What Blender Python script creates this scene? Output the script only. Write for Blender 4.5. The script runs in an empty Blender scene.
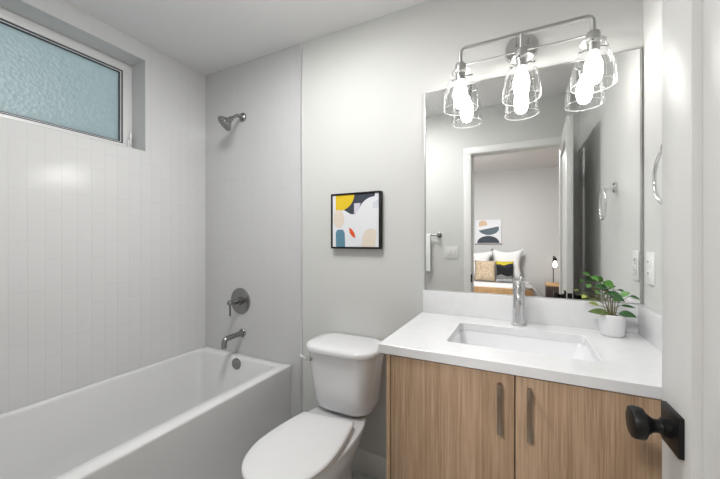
import bpy, bmesh, math, random
from mathutils import Vector, Matrix
random.seed(7)
PI = math.pi
C = bpy.context.scene.collection
sc = bpy.context.scene

# ------------------------------------------------------------------ camera, world, exposure
cd = bpy.data.cameras.new('camera'); cam = bpy.data.objects.new('camera', cd); C.objects.link(cam)
cd.sensor_fit = 'HORIZONTAL'; cd.sensor_width = 36.0; cd.lens = 36.0 * 322.12 / 720.0
cd.shift_y = 1.9 / 720.0; cd.clip_start = 0.02
cam.location = (0, 0, 1.27); cam.rotation_euler = (PI / 2, 0, 0.4619)
sc.camera = cam
w = bpy.data.worlds.new('overcast_sky'); sc.world = w; w.use_nodes = True
bg = w.node_tree.nodes['Background']; bg.inputs[0].default_value = (0.84, 0.92, 0.95, 1); bg.inputs[1].default_value = 0.50
vs = sc.view_settings
vs.view_transform = 'Standard'; vs.look = 'None'; vs.gamma = 1.0; vs.use_curve_mapping = False
vs.exposure = 0.22
BULB = 14.5          # vanity bulb emission
BEDFILL = 116.0        # emission of the unseen fill light added in the bedroom
BATHFILL = 41.0       # emission of the unseen fill light added on the bathroom ceiling

# ------------------------------------------------------------------ materials
def newmat(name):
    m = bpy.data.materials.new(name); m.use_nodes = True
    return m, m.node_tree, m.node_tree.nodes['Principled BSDF']
def mat(name, col, rough=0.5, metal=0.0, bump=0.0, bscale=60, vary=0.0, vscale=8, coat=0.0):
    m, t, p = newmat(name)
    p.inputs['Base Color'].default_value = (*col, 1); p.inputs['Roughness'].default_value = rough
    p.inputs['Metallic'].default_value = metal; p.inputs['Coat Weight'].default_value = coat
    if bump or vary:
        tc = t.nodes.new('ShaderNodeTexCoord')
        n = t.nodes.new('ShaderNodeTexNoise'); t.links.new(tc.outputs['Object'], n.inputs['Vector'])
        n.inputs['Scale'].default_value = bscale if bump else vscale
        if bump:
            b = t.nodes.new('ShaderNodeBump'); b.inputs['Strength'].default_value = bump; b.inputs['Distance'].default_value = 0.002
            t.links.new(n.outputs['Fac'], b.inputs['Height']); t.links.new(b.outputs['Normal'], p.inputs['Normal'])
        if vary:
            n2 = t.nodes.new('ShaderNodeTexNoise'); n2.inputs['Scale'].default_value = vscale
            t.links.new(tc.outputs['Object'], n2.inputs['Vector'])
            r = t.nodes.new('ShaderNodeValToRGB')
            r.color_ramp.elements[0].position = 0.3; r.color_ramp.elements[1].position = 0.7
            r.color_ramp.elements[0].color = (*[c * (1 - vary) for c in col], 1)
            r.color_ramp.elements[1].color = (*[min(1, c * (1 + vary)) for c in col], 1)
            t.links.new(n2.outputs['Fac'], r.inputs['Fac']); t.links.new(r.outputs['Color'], p.inputs['Base Color'])
    return m
def tile_mat(name, axes, phase=(0, 0), bw=0.238, rh=0.062, col=(0.70, 0.70, 0.70), grout=(0.67, 0.67, 0.67), rough=0.14, ms=0.0013, off=0.37):
    m, t, p = newmat(name)
    tc = t.nodes.new('ShaderNodeTexCoord'); s = t.nodes.new('ShaderNodeSeparateXYZ'); c = t.nodes.new('ShaderNodeCombineXYZ')
    t.links.new(tc.outputs['Object'], s.inputs[0])
    for k in (0, 1):
        a = t.nodes.new('ShaderNodeMath'); a.operation = 'ADD'; a.inputs[1].default_value = 10 * (bw if k == 0 else rh) - phase[k]
        t.links.new(s.outputs['XYZ'.index(axes[k])], a.inputs[0]); t.links.new(a.outputs[0], c.inputs[k])
    b = t.nodes.new('ShaderNodeTexBrick'); t.links.new(c.outputs[0], b.inputs['Vector'])
    b.inputs['Scale'].default_value = 1; b.inputs['Brick Width'].default_value = bw; b.inputs['Row Height'].default_value = rh
    b.inputs['Mortar Size'].default_value = ms; b.inputs['Mortar Smooth'].default_value = 0.3; b.offset = off; b.offset_frequency = 3
    b.inputs['Color1'].default_value = (*col, 1); b.inputs['Color2'].default_value = (*[v * 0.985 for v in col], 1)
    b.inputs['Mortar'].default_value = (*grout, 1)
    t.links.new(b.outputs['Color'], p.inputs['Base Color'])
    n = t.nodes.new('ShaderNodeTexNoise'); n.inputs['Scale'].default_value = 14; t.links.new(tc.outputs['Object'], n.inputs['Vector'])
    b1 = t.nodes.new('ShaderNodeBump'); b1.inputs['Strength'].default_value = 0.08; b1.inputs['Distance'].default_value = 0.004
    t.links.new(n.outputs['Fac'], b1.inputs['Height'])
    b2 = t.nodes.new('ShaderNodeBump'); b2.invert = True; b2.inputs['Strength'].default_value = 0.6; b2.inputs['Distance'].default_value = 0.0012
    t.links.new(b.outputs['Fac'], b2.inputs['Height']); t.links.new(b1.outputs['Normal'], b2.inputs['Normal'])
    t.links.new(b2.outputs['Normal'], p.inputs['Normal'])
    p.inputs['Roughness'].default_value = rough
    return m
def wood_mat(name, dark, light, scale=(190, 190, 4.5), rough=0.5):
    m, t, p = newmat(name)
    tc = t.nodes.new('ShaderNodeTexCoord'); mp = t.nodes.new('ShaderNodeMapping'); mp.inputs['Scale'].default_value = scale
    t.links.new(tc.outputs['Object'], mp.inputs['Vector'])
    n = t.nodes.new('ShaderNodeTexNoise'); n.inputs['Scale'].default_value = 1; n.inputs['Detail'].default_value = 6; n.inputs['Roughness'].default_value = 0.62
    t.links.new(mp.outputs[0], n.inputs['Vector'])
    mp2 = t.nodes.new('ShaderNodeMapping'); mp2.inputs['Scale'].default_value = (14, 14, 0.8); t.links.new(tc.outputs['Object'], mp2.inputs['Vector'])
    n2 = t.nodes.new('ShaderNodeTexNoise'); n2.inputs['Scale'].default_value = 1; n2.inputs['Detail'].default_value = 3; n2.inputs['Distortion'].default_value = 0.8
    t.links.new(mp2.outputs[0], n2.inputs['Vector'])
    mx = t.nodes.new('ShaderNodeMath'); mx.operation = 'MULTIPLY_ADD'; mx.inputs[1].default_value = 0.4
    ml = t.nodes.new('ShaderNodeMath'); ml.operation = 'MULTIPLY'; ml.inputs[1].default_value = 0.6
    t.links.new(n.outputs['Fac'], ml.inputs[0]); t.links.new(n2.outputs['Fac'], mx.inputs[0]); t.links.new(ml.outputs[0], mx.inputs[2])
    r = t.nodes.new('ShaderNodeValToRGB'); r.color_ramp.elements[0].position = 0.36; r.color_ramp.elements[1].position = 0.62
    r.color_ramp.elements[0].color = (*dark, 1); r.color_ramp.elements[1].color = (*light, 1)
    t.links.new(mx.outputs[0], r.inputs['Fac']); t.links.new(r.outputs['Color'], p.inputs['Base Color'])
    mp3 = t.nodes.new('ShaderNodeMapping'); mp3.inputs['Scale'].default_value = (scale[0] * 3.2, scale[1] * 3.2, scale[2] * 1.3) if scale[2] < 10 else tuple(k * 3 for k in scale); t.links.new(tc.outputs['Object'], mp3.inputs['Vector'])
    n3 = t.nodes.new('ShaderNodeTexNoise'); n3.inputs['Scale'].default_value = 1; n3.inputs['Detail'].default_value = 2; t.links.new(mp3.outputs[0], n3.inputs['Vector'])
    r3 = t.nodes.new('ShaderNodeValToRGB'); r3.color_ramp.elements[0].position = .36; r3.color_ramp.elements[1].position = .50
    r3.color_ramp.elements[0].color = (.80, .76, .71, 1); r3.color_ramp.elements[1].color = (1, 1, 1, 1); t.links.new(n3.outputs['Fac'], r3.inputs['Fac'])
    mm = t.nodes.new('ShaderNodeMix'); mm.data_type = 'RGBA'; mm.blend_type = 'MULTIPLY'; mm.inputs[0].default_value = 1
    t.links.new(r.outputs['Color'], mm.inputs[6]); t.links.new(r3.outputs['Color'], mm.inputs[7]); t.links.new(mm.outputs[2], p.inputs['Base Color'])
    b = t.nodes.new('ShaderNodeBump'); b.inputs['Strength'].default_value = 0.12; b.inputs['Distance'].default_value = 0.001
    t.links.new(n.outputs['Fac'], b.inputs['Height']); t.links.new(b.outputs['Normal'], p.inputs['Normal'])
    p.inputs['Roughness'].default_value = rough
    return m
def emit(name, col, s):
    m, t, p = newmat(name)
    p.inputs['Base Color'].default_value = (*col, 1)
    p.inputs['Emission Color'].default_value = (*col, 1); p.inputs['Emission Strength'].default_value = s
    return m
def thin_glass(name, tint=(1, 1, 1), ior=1.45):
    m = bpy.data.materials.new(name); m.use_nodes = True; t = m.node_tree; t.nodes.clear()
    o = t.nodes.new('ShaderNodeOutputMaterial'); mx = t.nodes.new('ShaderNodeMixShader')
    f = t.nodes.new('ShaderNodeLayerWeight'); f.inputs['Blend'].default_value = 0.22
    tr = t.nodes.new('ShaderNodeBsdfTransparent'); tr.inputs[0].default_value = (*tint, 1)
    g = t.nodes.new('ShaderNodeBsdfGlossy'); g.inputs['Roughness'].default_value = 0.02; g.inputs[0].default_value = (0.95, 0.95, 0.95, 1)
    k = t.nodes.new('ShaderNodeMath'); k.operation = 'MULTIPLY'; k.inputs[1].default_value = 0.35
    t.links.new(f.outputs['Fresnel'], k.inputs[0]); t.links.new(k.outputs[0], mx.inputs[0]); t.links.new(tr.outputs[0], mx.inputs[1]); t.links.new(g.outputs[0], mx.inputs[2])
    t.links.new(mx.outputs[0], o.inputs[0])
    return m
def frosted_glass(name):
    m = bpy.data.materials.new(name); m.use_nodes = True; t = m.node_tree; t.nodes.clear()
    o = t.nodes.new('ShaderNodeOutputMaterial'); mx = t.nodes.new('ShaderNodeMixShader'); mx.inputs[0].default_value = 0.07
    tl = t.nodes.new('ShaderNodeBsdfTranslucent'); g = t.nodes.new('ShaderNodeBsdfGlossy'); g.inputs['Roughness'].default_value = 0.4
    tc = t.nodes.new('ShaderNodeTexCoord'); v = t.nodes.new('ShaderNodeTexVoronoi'); v.inputs['Scale'].default_value = 55
    n = t.nodes.new('ShaderNodeTexNoise'); n.inputs['Scale'].default_value = 38; n.inputs['Detail'].default_value = 5
    t.links.new(tc.outputs['Object'], v.inputs['Vector']); t.links.new(tc.outputs['Object'], n.inputs['Vector'])
    r = t.nodes.new('ShaderNodeValToRGB'); r.color_ramp.elements[0].position = 0.3; r.color_ramp.elements[1].position = 0.75
    r.color_ramp.elements[0].color = (0.76, 0.85, 0.86, 1); r.color_ramp.elements[1].color = (0.83, 0.91, 0.92, 1)
    t.links.new(n.outputs['Fac'], r.inputs['Fac']); t.links.new(r.outputs['Color'], tl.inputs['Color'])
    b = t.nodes.new('ShaderNodeBump'); b.inputs['Strength'].default_value = 0.6; b.inputs['Distance'].default_value = 0.004
    t.links.new(v.outputs['Distance'], b.inputs['Height'])
    t.links.new(b.outputs['Normal'], tl.inputs['Normal']); t.links.new(b.outputs['Normal'], g.inputs['Normal'])
    t.links.new(tl.outputs[0], mx.inputs[1]); t.links.new(g.outputs[0], mx.inputs[2]); t.links.new(mx.outputs[0], o.inputs[0])
    return m

M = {}
M['paint'] = mat('wall_paint', (0.62, 0.622, 0.605), 0.6, bump=0.05, bscale=220)
M['bedpaint'] = mat('bedroom_paint', (0.60, 0.60, 0.60), 0.7, bump=0.05, bscale=220)
M['ceil'] = mat('ceiling_paint', (0.80, 0.80, 0.80), 0.8, bump=0.05, bscale=180)
M['lining'] = mat('recess_lining', (0.62, 0.62, 0.62), 0.6)
M['trim'] = mat('trim_paint', (0.76, 0.76, 0.745), 0.32)
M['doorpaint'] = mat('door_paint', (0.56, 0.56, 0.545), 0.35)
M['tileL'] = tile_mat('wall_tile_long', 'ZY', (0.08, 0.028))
M['tileBshade'] = tile_mat('wall_tile_end_shaded', 'ZX', (0.03, 0.014), col=(0.59, 0.59, 0.595), grout=(0.575, 0.575, 0.58))  # same tile as the long wall, darkened to paint in its shade
M['floor'] = tile_mat('floor_tile', 'XY', (0.1, 0.2), 0.61, 0.305, (0.50, 0.50, 0.49), (0.36, 0.36, 0.35), 0.35, 0.003, 0.5)
M['bedfloor'] = wood_mat('bedroom_floor_wood', (0.30, 0.21, 0.13), (0.46, 0.34, 0.23), (2, 30, 30))
M['vinyl'] = mat('window_vinyl', (0.80, 0.80, 0.80), 0.3)
M['gasket'] = mat('dark_gasket', (0.03, 0.04, 0.05), 0.4)
M['frost'] = frosted_glass('frosted_glass')
M['acrylic'] = mat('white_acrylic', (0.74, 0.74, 0.745), 0.12, coat=0.4)
M['porcelain'] = mat('white_porcelain', (0.79, 0.79, 0.81), 0.10, coat=0.5)
M['seatplastic'] = mat('white_seat_plastic', (0.76, 0.76, 0.765), 0.22)
M['quartz'] = mat('white_quartz', (0.74, 0.74, 0.75), 0.2, vary=0.02, vscale=25)
M['nickel'] = mat('brushed_nickel', (0.50, 0.495, 0.48), 0.28, 1.0)
M['fixture'] = mat('fixture_nickel', (0.48, 0.48, 0.47), 0.42, 1.0)
M['darknickel'] = mat('dark_nickel', (0.31, 0.31, 0.305), 0.25, 1.0)
M['faucet'] = mat('polished_nickel', (0.62, 0.62, 0.62), 0.2, 1.0)
M['chrome'] = mat('chrome', (0.78, 0.78, 0.78), 0.10, 1.0)
M['bronze'] = mat('pull_metal', (0.28, 0.235, 0.19), 0.35, 1.0)
M['alu'] = mat('satin_aluminium', (0.82, 0.82, 0.82), 0.36, 1.0)
M['black'] = mat('matte_black', (0.006, 0.006, 0.006), 0.42)
M['black'].node_tree.nodes['Principled BSDF'].inputs['Specular IOR Level'].default_value = 0.25
M['oak'] = wood_mat('light_oak_veneer', (0.27, 0.170, 0.100), (0.47, 0.325, 0.215))
M['oakside'] = wood_mat('light_oak_edge', (0.38, 0.25, 0.15), (0.54, 0.38, 0.25))
M['shadowgap'] = mat('cabinet_gap_shade', (0.05, 0.04, 0.03), 0.8)  # carcass coloured near black, shade in the door gaps painted in
M['mirror'] = mat('silvered_mirror', (0.93, 0.935, 0.93), 0.0, 1.0)
M['glass'] = thin_glass('clear_shade_glass', (0.97, 0.97, 0.97))
M['rimglint'] = bpy.data.materials.new('rim_glint'); M['rimglint'].use_nodes = True  # whitened edge, the highlight on the clear glass is painted in
_p = M['rimglint'].node_tree.nodes['Principled BSDF']; _p.inputs['Base Color'].default_value = (.9, .9, .9, 1); _p.inputs['Alpha'].default_value = .45; _p.inputs['Roughness'].default_value = .1
M['bulb'] = emit('lit_bulb', (1.0, 0.985, 0.95), BULB)
M['white'] = mat('white_plastic', (0.80, 0.80, 0.79), 0.35)
M['plate'] = mat('off_white_plate', (0.68, 0.68, 0.665), 0.45)
M['slot'] = mat('dark_slot', (0.05, 0.05, 0.05), 0.6)
M['towel'] = mat('white_terry', (0.82, 0.82, 0.82), 0.95, bump=0.8, bscale=300)
M['linen'] = mat('white_linen', (0.80, 0.80, 0.80), 0.9, bump=0.4, bscale=60)
M['tan'] = mat('tan_knit', (0.56, 0.44, 0.31), 0.95, bump=0.9, bscale=90, vary=0.25, vscale=40)
M['birch'] = wood_mat('birch_rail', (0.50, 0.31, 0.15), (0.66, 0.43, 0.23), (3, 40, 40))
M['darkwood'] = wood_mat('dark_wood', (0.025, 0.015, 0.012), (0.06, 0.035, 0.025))
M['pot'] = mat('white_ceramic_pot', (0.68, 0.68, 0.69), 0.35)
M['soil'] = mat('dark_soil', (0.03, 0.02, 0.015), 0.95, bump=1, bscale=120)
M['stem'] = mat('plant_stem', (0.16, 0.15, 0.06), 0.6)
M['leafb'] = mat('leaf_bright', (0.075, 0.22, 0.03), 0.38, vary=0.3, vscale=70)
M['leafd'] = mat('leaf_dark', (0.025, 0.09, 0.022), 0.32, vary=0.35, vscale=70)
M['leafy'] = mat('leaf_yellow', (0.30, 0.36, 0.08), 0.4, vary=0.25, vscale=70)
def flat(n, c): return mat(n, c, 0.6)
M['a_paper'] = flat('art_paper', (0.74, 0.75, 0.78)); M['a_yellow'] = flat('art_yellow', (0.72, 0.50, 0.01)); M['a_navy'] = flat('art_navy', (0.035, 0.045, 0.065))
M['a_lav'] = flat('art_lavender', (0.60, 0.58, 0.66)); M['a_grey'] = flat('art_pale_grey', (0.62, 0.64, 0.69)); M['a_peach'] = flat('art_peach', (0.72, 0.63, 0.53))
M['a_teal'] = flat('art_teal', (0.10, 0.23, 0.31)); M['a_red'] = flat('art_red', (0.72, 0.08, 0.01)); M['a_beige'] = flat('art_beige', (0.72, 0.64, 0.54))
M['a_slate'] = flat('art_slate', (0.10, 0.14, 0.17)); M['a_sand'] = flat('art_sand', (0.62, 0.45, 0.30)); M['a_mgrey'] = flat('art_mid_grey', (0.45, 0.45, 0.47))

# ------------------------------------------------------------------ mesh helpers
def bm_new(): return bmesh.new()
def box(bm, lo, hi, bev=0.0, seg=2, mi=0, M4=None):
    r = bmesh.ops.create_cube(bm, size=1.0)
    vs_ = r['verts']
    for v in vs_:
        v.co = Vector([(lo[i] + hi[i]) / 2 + v.co[i] * (hi[i] - lo[i]) for i in range(3)])
    fs = set(f for v in vs_ for f in v.link_faces)
    for f in fs: f.material_index = mi
    if bev > 0:
        es = list(set(e for v in vs_ for e in v.link_edges))
        g = bmesh.ops.bevel(bm, geom=es, offset=bev, segments=seg, profile=0.5, affect='EDGES')
        for f in g['faces']: f.material_index = mi
        vs_ = list(set(v for f in g['faces'] for v in f.verts) | set(v for v in vs_ if v.is_valid))
    if M4 is not None:
        for v in vs_: v.co = M4 @ v.co
    return vs_
def loft(bm, rings, cap0=True, cap1=True, close=True, mi=0):
    vr = [[bm.verts.new(p) for p in r] for r in rings]
    n = len(vr[0])
    for a, b in zip(vr, vr[1:]):
        for i in range(n if close else n - 1):
            j = (i + 1) % n
            f = bm.faces.new((a[i], a[j], b[j], b[i])); f.material_index = mi
    if cap0: f = bm.faces.new(list(reversed(vr[0]))); f.material_index = mi
    if cap1: f = bm.faces.new(vr[-1]); f.material_index = mi
    return vr
def frame_of(d):
    d = d.normalized(); u = Vector((0, 0, 1)) if abs(d.z) < 0.95 else Vector((1, 0, 0))
    a = d.cross(u).normalized(); return a, a.cross(d).normalized()
def tube(bm, pts, r, n=14, caps=True, closed=False, mi=0):
    pts = [Vector(p) for p in pts]; rr = r if isinstance(r, (list, tuple)) else [r] * len(pts)
    rings = []; L = len(pts)
    a = None
    for i, p in enumerate(pts):
        if closed: d = (pts[(i + 1) % L] - pts[i - 1])
        else: d = (pts[min(i + 1, L - 1)] - pts[max(i - 1, 0)])
        d.normalize()
        if a is None: a, b = frame_of(d)
        else:
            a = (a - d * a.dot(d)).normalized(); b = a.cross(d).normalized()
        rings.append([p + (a * math.cos(2 * PI * k / n) + b * math.sin(2 * PI * k / n)) * rr[i] for k in range(n)])
    if closed: rings.append(rings[0])
    vr = loft(bm, rings, caps and not closed, caps and not closed, mi=mi)
    if closed: bmesh.ops.remove_doubles(bm, verts=vr[0] + vr[-1], dist=1e-6)
def lathe(bm, prof, c=(0, 0, 0), axis=(0, 0, 1), n=36, cap0=True, cap1=True, mi=0):
    ax = Vector(axis).normalized(); a, b = frame_of(ax); c = Vector(c)
    rings = [[c + ax * h + (a * math.cos(2 * PI * k / n) + b * math.sin(2 * PI * k / n)) * r for k in range(n)] for r, h in prof]
    loft(bm, rings, cap0, cap1, mi=mi)
def fillet(pts, rad, n=6):
    pts = [Vector(p) for p in pts]; out = [pts[0]]
    for i in range(1, len(pts) - 1):
        p = pts[i]; a = (pts[i - 1] - p); b = (pts[i + 1] - p); k = min(rad, a.length * .49, b.length * .49)
        A = p + a.normalized() * k; B = p + b.normalized() * k
        for t in range(n + 1):
            u = t / n; out.append(A * (1 - u) ** 2 + p * 2 * u * (1 - u) + B * u * u)
    return out + [pts[-1]]
def rrect(x0, x1, y0, y1, r, z, n=6, bow=0.0):
    out = []
    cx, cy = (x0 + x1) / 2, (y0 + y1) / 2
    for (ax, ay, a0) in ((x1 - r, y1 - r, 0), (x0 + r, y1 - r, PI / 2), (x0 + r, y0 + r, PI), (x1 - r, y0 + r, 1.5 * PI)):
        for k in range(n + 1):
            t = a0 + k / n * PI / 2
            out.append(Vector((ax + r * math.cos(t), ay + r * math.sin(t), z)))
    # subdivide the front run so it can bow
    if bow:
        a, b = out[3 * (n + 1) - 1], out[3 * (n + 1)]
        out[3 * (n + 1):3 * (n + 1)] = [a.lerp(b, k / 8) for k in range(1, 8)]
        for p in out:
            if p.y < cy: p.y -= bow * (1 - ((p.x - cx) / ((x1 - x0) / 2)) ** 2)
    return out
def poly(bm, pts, mi=0):
    f = bm.faces.new([bm.verts.new(p) for p in pts]); f.material_index = mi; return f
def wloc(o):
    v = Vector((0, 0, 0))
    while o is not None: v += Vector(o.location); o = o.parent
    return v
def obj(name, bm, m, parent=None, ang=35, smooth=True):
    bmesh.ops.recalc_face_normals(bm, faces=bm.faces)
    off = wloc(parent) if parent is not None else Vector((0, 0, 0))
    if parent is not None:
        for v in bm.verts: v.co -= off
    if smooth:
        for f in bm.faces: f.smooth = True
        for e in bm.edges:
            if len(e.link_faces) == 2:
                e.smooth = e.calc_face_angle(0) < math.radians(ang)
    me = bpy.data.meshes.new(name); bm.to_mesh(me); bm.free()
    for k in (m if isinstance(m, (list, tuple)) else [m]): me.materials.append(k)
    o = bpy.data.objects.new(name, me); C.objects.link(o)
    if parent is not None: o.parent = parent
    return o
def thing(name, label, cat, loc, group=None):
    o = bpy.data.objects.new(name, None); C.objects.link(o); o.location = loc; o.empty_display_size = 0.05
    o['label'] = label; o['category'] = cat
    if group: o['group'] = group
    return o
def tag(o, label, cat, group=None):
    o['label'] = label; o['category'] = cat
    if group: o['group'] = group
    return o
def struct(name, bm, m, parent=None, label=None, **k):
    o = obj(name, bm, m, parent, **k)
    if parent is None: o['kind'] = 'structure'
    if label: o['label'] = label; o['category'] = name.split('_')[0]
    return o
def B(*boxes, bev=0.0):
    bm = bm_new()
    for lo, hi in boxes: box(bm, lo, hi, bev)
    return bm

# ------------------------------------------------------------------ room shell
XL, XR, D, ZC, FY = -2.043, 0.422, 1.591, 2.472, 0.088
XT = -1.186                                   # where the tiled alcove ends
WY0, WY1, WZ0, WZ1 = 0.30, 1.176, 1.815, 2.374
struct('floor', B(((XL - .2, FY - .115, -.05), (XR + .1, D + .1, 0))), M['floor'], label='light grey tile floor of the bathroom')
struct('ceiling', B(((XL - .2, FY - .115, ZC), (XR + .1, D + .1, ZC + .05))), M['ceil'], label='plain pale grey bathroom ceiling')
struct('wall_back', B(((XT, D, 0), (XR + .1, D + .1, ZC))), M['paint'], label='warm grey painted wall behind the toilet and mirror')
struct('wall_alcove', B(((XL - .2, D, 0), (XT, D + .1, ZC))), M['tileBshade'], label='white tiled wall at the tap end of the bathtub, shade put into its colour')
struct('wall_left', B(((XL - .2, FY - .1, 0), (XL, D, WZ0)), ((XL - .2, FY - .1, WZ1), (XL, D, ZC)),
                      ((XL - .2, FY - .1, WZ0), (XL, WY0, WZ1)), ((XL - .2, WY1, WZ0), (XL, D, WZ1))), M['tileL'],
       label='white vertically tiled wall with the frosted window')
struct('wall_right', B(((XR, FY, 0), (XR + .1, D, ZC))), M['paint'], label='pale painted wall beside the vanity, right')
DX0, DX1, DZ = -0.400, 0.318, 2.062
FB = FY - .115
struct('wall_front', B(((XL, FB, 0), (DX0 - .02, FY, ZC)), ((DX1 + .02, FB, 0), (XR + .1, FY, ZC)), ((DX0 - .02, FB, DZ + .02), (DX1 + .02, FY, ZC))),
       M['paint'], label='grey wall with the doorway, seen in the mirror')
# metal tile edge
struct('trim_1', B(((XT - .005, D - .006, 0), (XT + .006, D + .001, ZC)), bev=0.001), M['alu'], label='thin metal tile edge strip beside the toilet')
# window lining
struct('trim_2', B(((XL - .19, WY0, WZ1 - .004), (XL + .001, WY1, WZ1)), ((XL - .19, WY0, WZ0), (XL + .001, WY1, WZ0 + .004)),
                   ((XL - .19, WY1 - .004, WZ0), (XL + .001, WY1, WZ1)), ((XL - .19, WY0, WZ0), (XL + .001, WY0 + .004, WZ1))), M['lining'],
       label='white lining of the window recess')
# door jamb + casing
cz = .012
struct('trim_3', B(((DX0 - .02, FB, 0), (DX0, FY, DZ)), ((DX1, FB, 0), (DX1 + .02, FY, DZ)), ((DX0 - .02, FB, DZ), (DX1 + .02, FY, DZ + .02)),
                   ((DX0, FB + .03, 0), (DX0 + .012, FB + .065, DZ)), ((DX1 - .012, FB + .03, 0), (DX1, FB + .065, DZ)), ((DX0, FB + .03, DZ - .012), (DX1, FB + .065, DZ))),
       M['trim'], label='white door jamb of the doorway in the mirror')
bm = bm_new()
for y0, y1 in ((FY, FY + cz), (FB - cz, FB)):
    box(bm, (DX0 - .066, y0, 0), (DX0 - .004, y1, DZ + .004), .002); box(bm, (DX1 + .004, y0, 0), (DX1 + .066, y1, DZ + .004), .002)
    box(bm, (DX0 - .066, y0, DZ + .004), (DX1 + .066, y1, DZ + .062), .002)
struct('trim_4', bm, M['trim'], label='white flat casing around the doorway in the mirror')
sp = obj('strike_plate', B(((DX0 - .005, FY - .040, .897), (DX0 + .003, FY + .0125, .970))), M['black']); sp['kind'] = 'structure'
struct('baseboard_back', B(((XT + .006, D - .012, 0), (-.41, D, .125)), bev=.002), M['trim'], label='white baseboard behind the toilet')
struct('baseboard_front', B(((-1.262, FY, 0), (DX0 - .067, FY + .012, .135)), bev=.002), M['trim'])
# bedroom beyond the doorway
BX0, BX1, BY = -2.3, 1.7, -2.818
struct('floor_bedroom', B(((BX0, BY, -.05), (BX1, FB, 0))), M['bedfloor'])
struct('ceiling_bedroom', B(((BX0, BY, ZC), (BX1, FB, ZC + .05))), M['ceil'])
struct('wall_bedroom_back', B(((BX0, BY - .1, 0), (BX1, BY, ZC))), M['bedpaint'], label='plain grey bedroom wall seen through the doorway in the mirror')
struct('wall_bedroom_left', B(((BX0 - .1, BY, 0), (BX0, FB, ZC))), M['bedpaint'])
struct('wall_bedroom_right', B(((BX1, BY, 0), (BX1 + .1, FB, ZC))), M['bedpaint'])
struct('wall_bedroom_front', B(((BX0, FB - .001, 0), (XL, FY, ZC)), ((XR + .1, FB - .001, 0), (BX1, FY, ZC))), M['bedpaint'])

# window
wr = bpy.data.objects.new('window_1', None); C.objects.link(wr); wr.location = (XL - .15, (WY0 + WY1) / 2, WZ0); wr['kind'] = 'structure'
wr['label'] = 'white awning window with a blue frosted pane above the bathtub'; wr['category'] = 'window'
fx = XL - .136
fy0, fy1, fz0, fz1 = WY0 + .004, WY1 - .004, WZ0 + .004, WZ1 - .004
fw = .052
bm = bm_new()
def ringframe(bm, x0, x1, y0, y1, z0, z1, w_, bev=0.0):
    box(bm, (x0, y0, z0), (x1, y1, z0 + w_), bev); box(bm, (x0, y0, z1 - w_), (x1, y1, z1), bev)
    box(bm, (x0, y0, z0 + w_), (x1, y0 + w_, z1 - w_), bev); box(bm, (x0, y1 - w_, z0 + w_), (x1, y1, z1 - w_), bev)
ringframe(bm, fx - .05, fx, fy0, fy1, fz0, fz1, fw, .003)
obj('window_frame', bm, M['vinyl'], wr)
bm = bm_new()
ringframe(bm, fx - .03, fx - .004, fy0 + fw, fy1 - fw, fz0 + fw, fz1 - fw, .005)
ringframe(bm, fx - .03, fx - .014, fy0 + fw + .010, fy1 - fw - .010, fz0 + fw + .010, fz1 - fw - .010, .005)
obj('gasket', bm, M['gasket'], wr)
bm = bm_new()
ringframe(bm, fx - .03, fx - .010, fy0 + fw + .005, fy1 - fw - .005, fz0 + fw + .005, fz1 - fw - .005, .005)
obj('sash', bm, M['vinyl'], wr)
obj('pane', B(((fx - .028, fy0 + fw + .012, fz0 + fw + .012), (fx - .022, fy1 - fw - .012, fz1 - fw - .012))), M['frost'], wr)
bm = bm_new()
box(bm, (fx - .002, fy1 - .032, fz0 + .03), (fx + .016, fy1 - .010, fz0 + .085), .004)
box(bm, (fx + .014, fy1 - .027, fz0 + .045), (fx + .026, fy1 - .015, fz0 + .125), .005)
obj('latch_handle', bm, M['vinyl'], wr)

# door, opened into the room, hinged at the right jamb
dr = bpy.data.objects.new('door_1', None); C.objects.link(dr); dr.location = (.280, .122, 0); dr['kind'] = 'structure'
dr['label'] = 'open white panel door with black knob, cut off by the right edge of the photo'; dr['category'] = 'door'
W, H, T, ST, RC = .722, 2.03, .035, .112, .0145      # local: x 0..T thickness, y 0..W
L0 = Vector(dr.location)
def dbox(bm, lo, hi, bev=0): return box(bm, Vector(lo) + L0, Vector(hi) + L0, bev)
z0, z1 = .012, .012 + H
bm = bm_new()
dbox(bm, (0, 0, z0), (T, ST, z1), .0015); dbox(bm, (0, W - ST, z0), (T, W, z1), .0015)
dbox(bm, (0, ST, z0), (T, W - ST, z0 + .2), .0015); dbox(bm, (0, ST, z1 - ST), (T, W - ST, z1), .0015)
obj('door_frame', bm, M['doorpaint'], dr)
bm = bm_new()
dbox(bm, (RC, ST - .001, z0 + .199), (T - RC, W - ST + .001, z1 - ST + .001))
obj('door_panel', bm, M['doorpaint'], dr)
kz, ky = .925, W - .056
for s in (-1, 1):
    x = 0 if s < 0 else T
    bm = bm_new()
    lo = (x - .0085 if s < 0 else x, ky - .036, kz - .036); hi = (x if s < 0 else x + .0085, ky + .036, kz + .036)
    dbox(bm, lo, hi, .0015)
    lathe(bm, [(.017, 0), (.017, .010), (.013, .012), (.0115, .018), (.013, .025), (.021, .034), (.0275, .0375), (.029, .041), (.029, .053), (.0275, .0565), (.024, .058), (0.0005, .059)],
          L0 + Vector((x + s * .0085, ky, kz)), (s, 0, 0), 40)
    kn = obj('knob', bm, M['black'], dr); kn['label'] = 'matte black door knob on a square plate'
bm = bm_new(); dbox(bm, (T / 2 - .0125, W - .0005, kz - .029), (T / 2 + .0125, W + .0012, kz + .029)); dbox(bm, (T / 2 - .007, W, kz - .009), (T / 2 + .007, W + .009, kz + .009), .002)
obj('latch_plate', bm, M['black'], dr)
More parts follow.
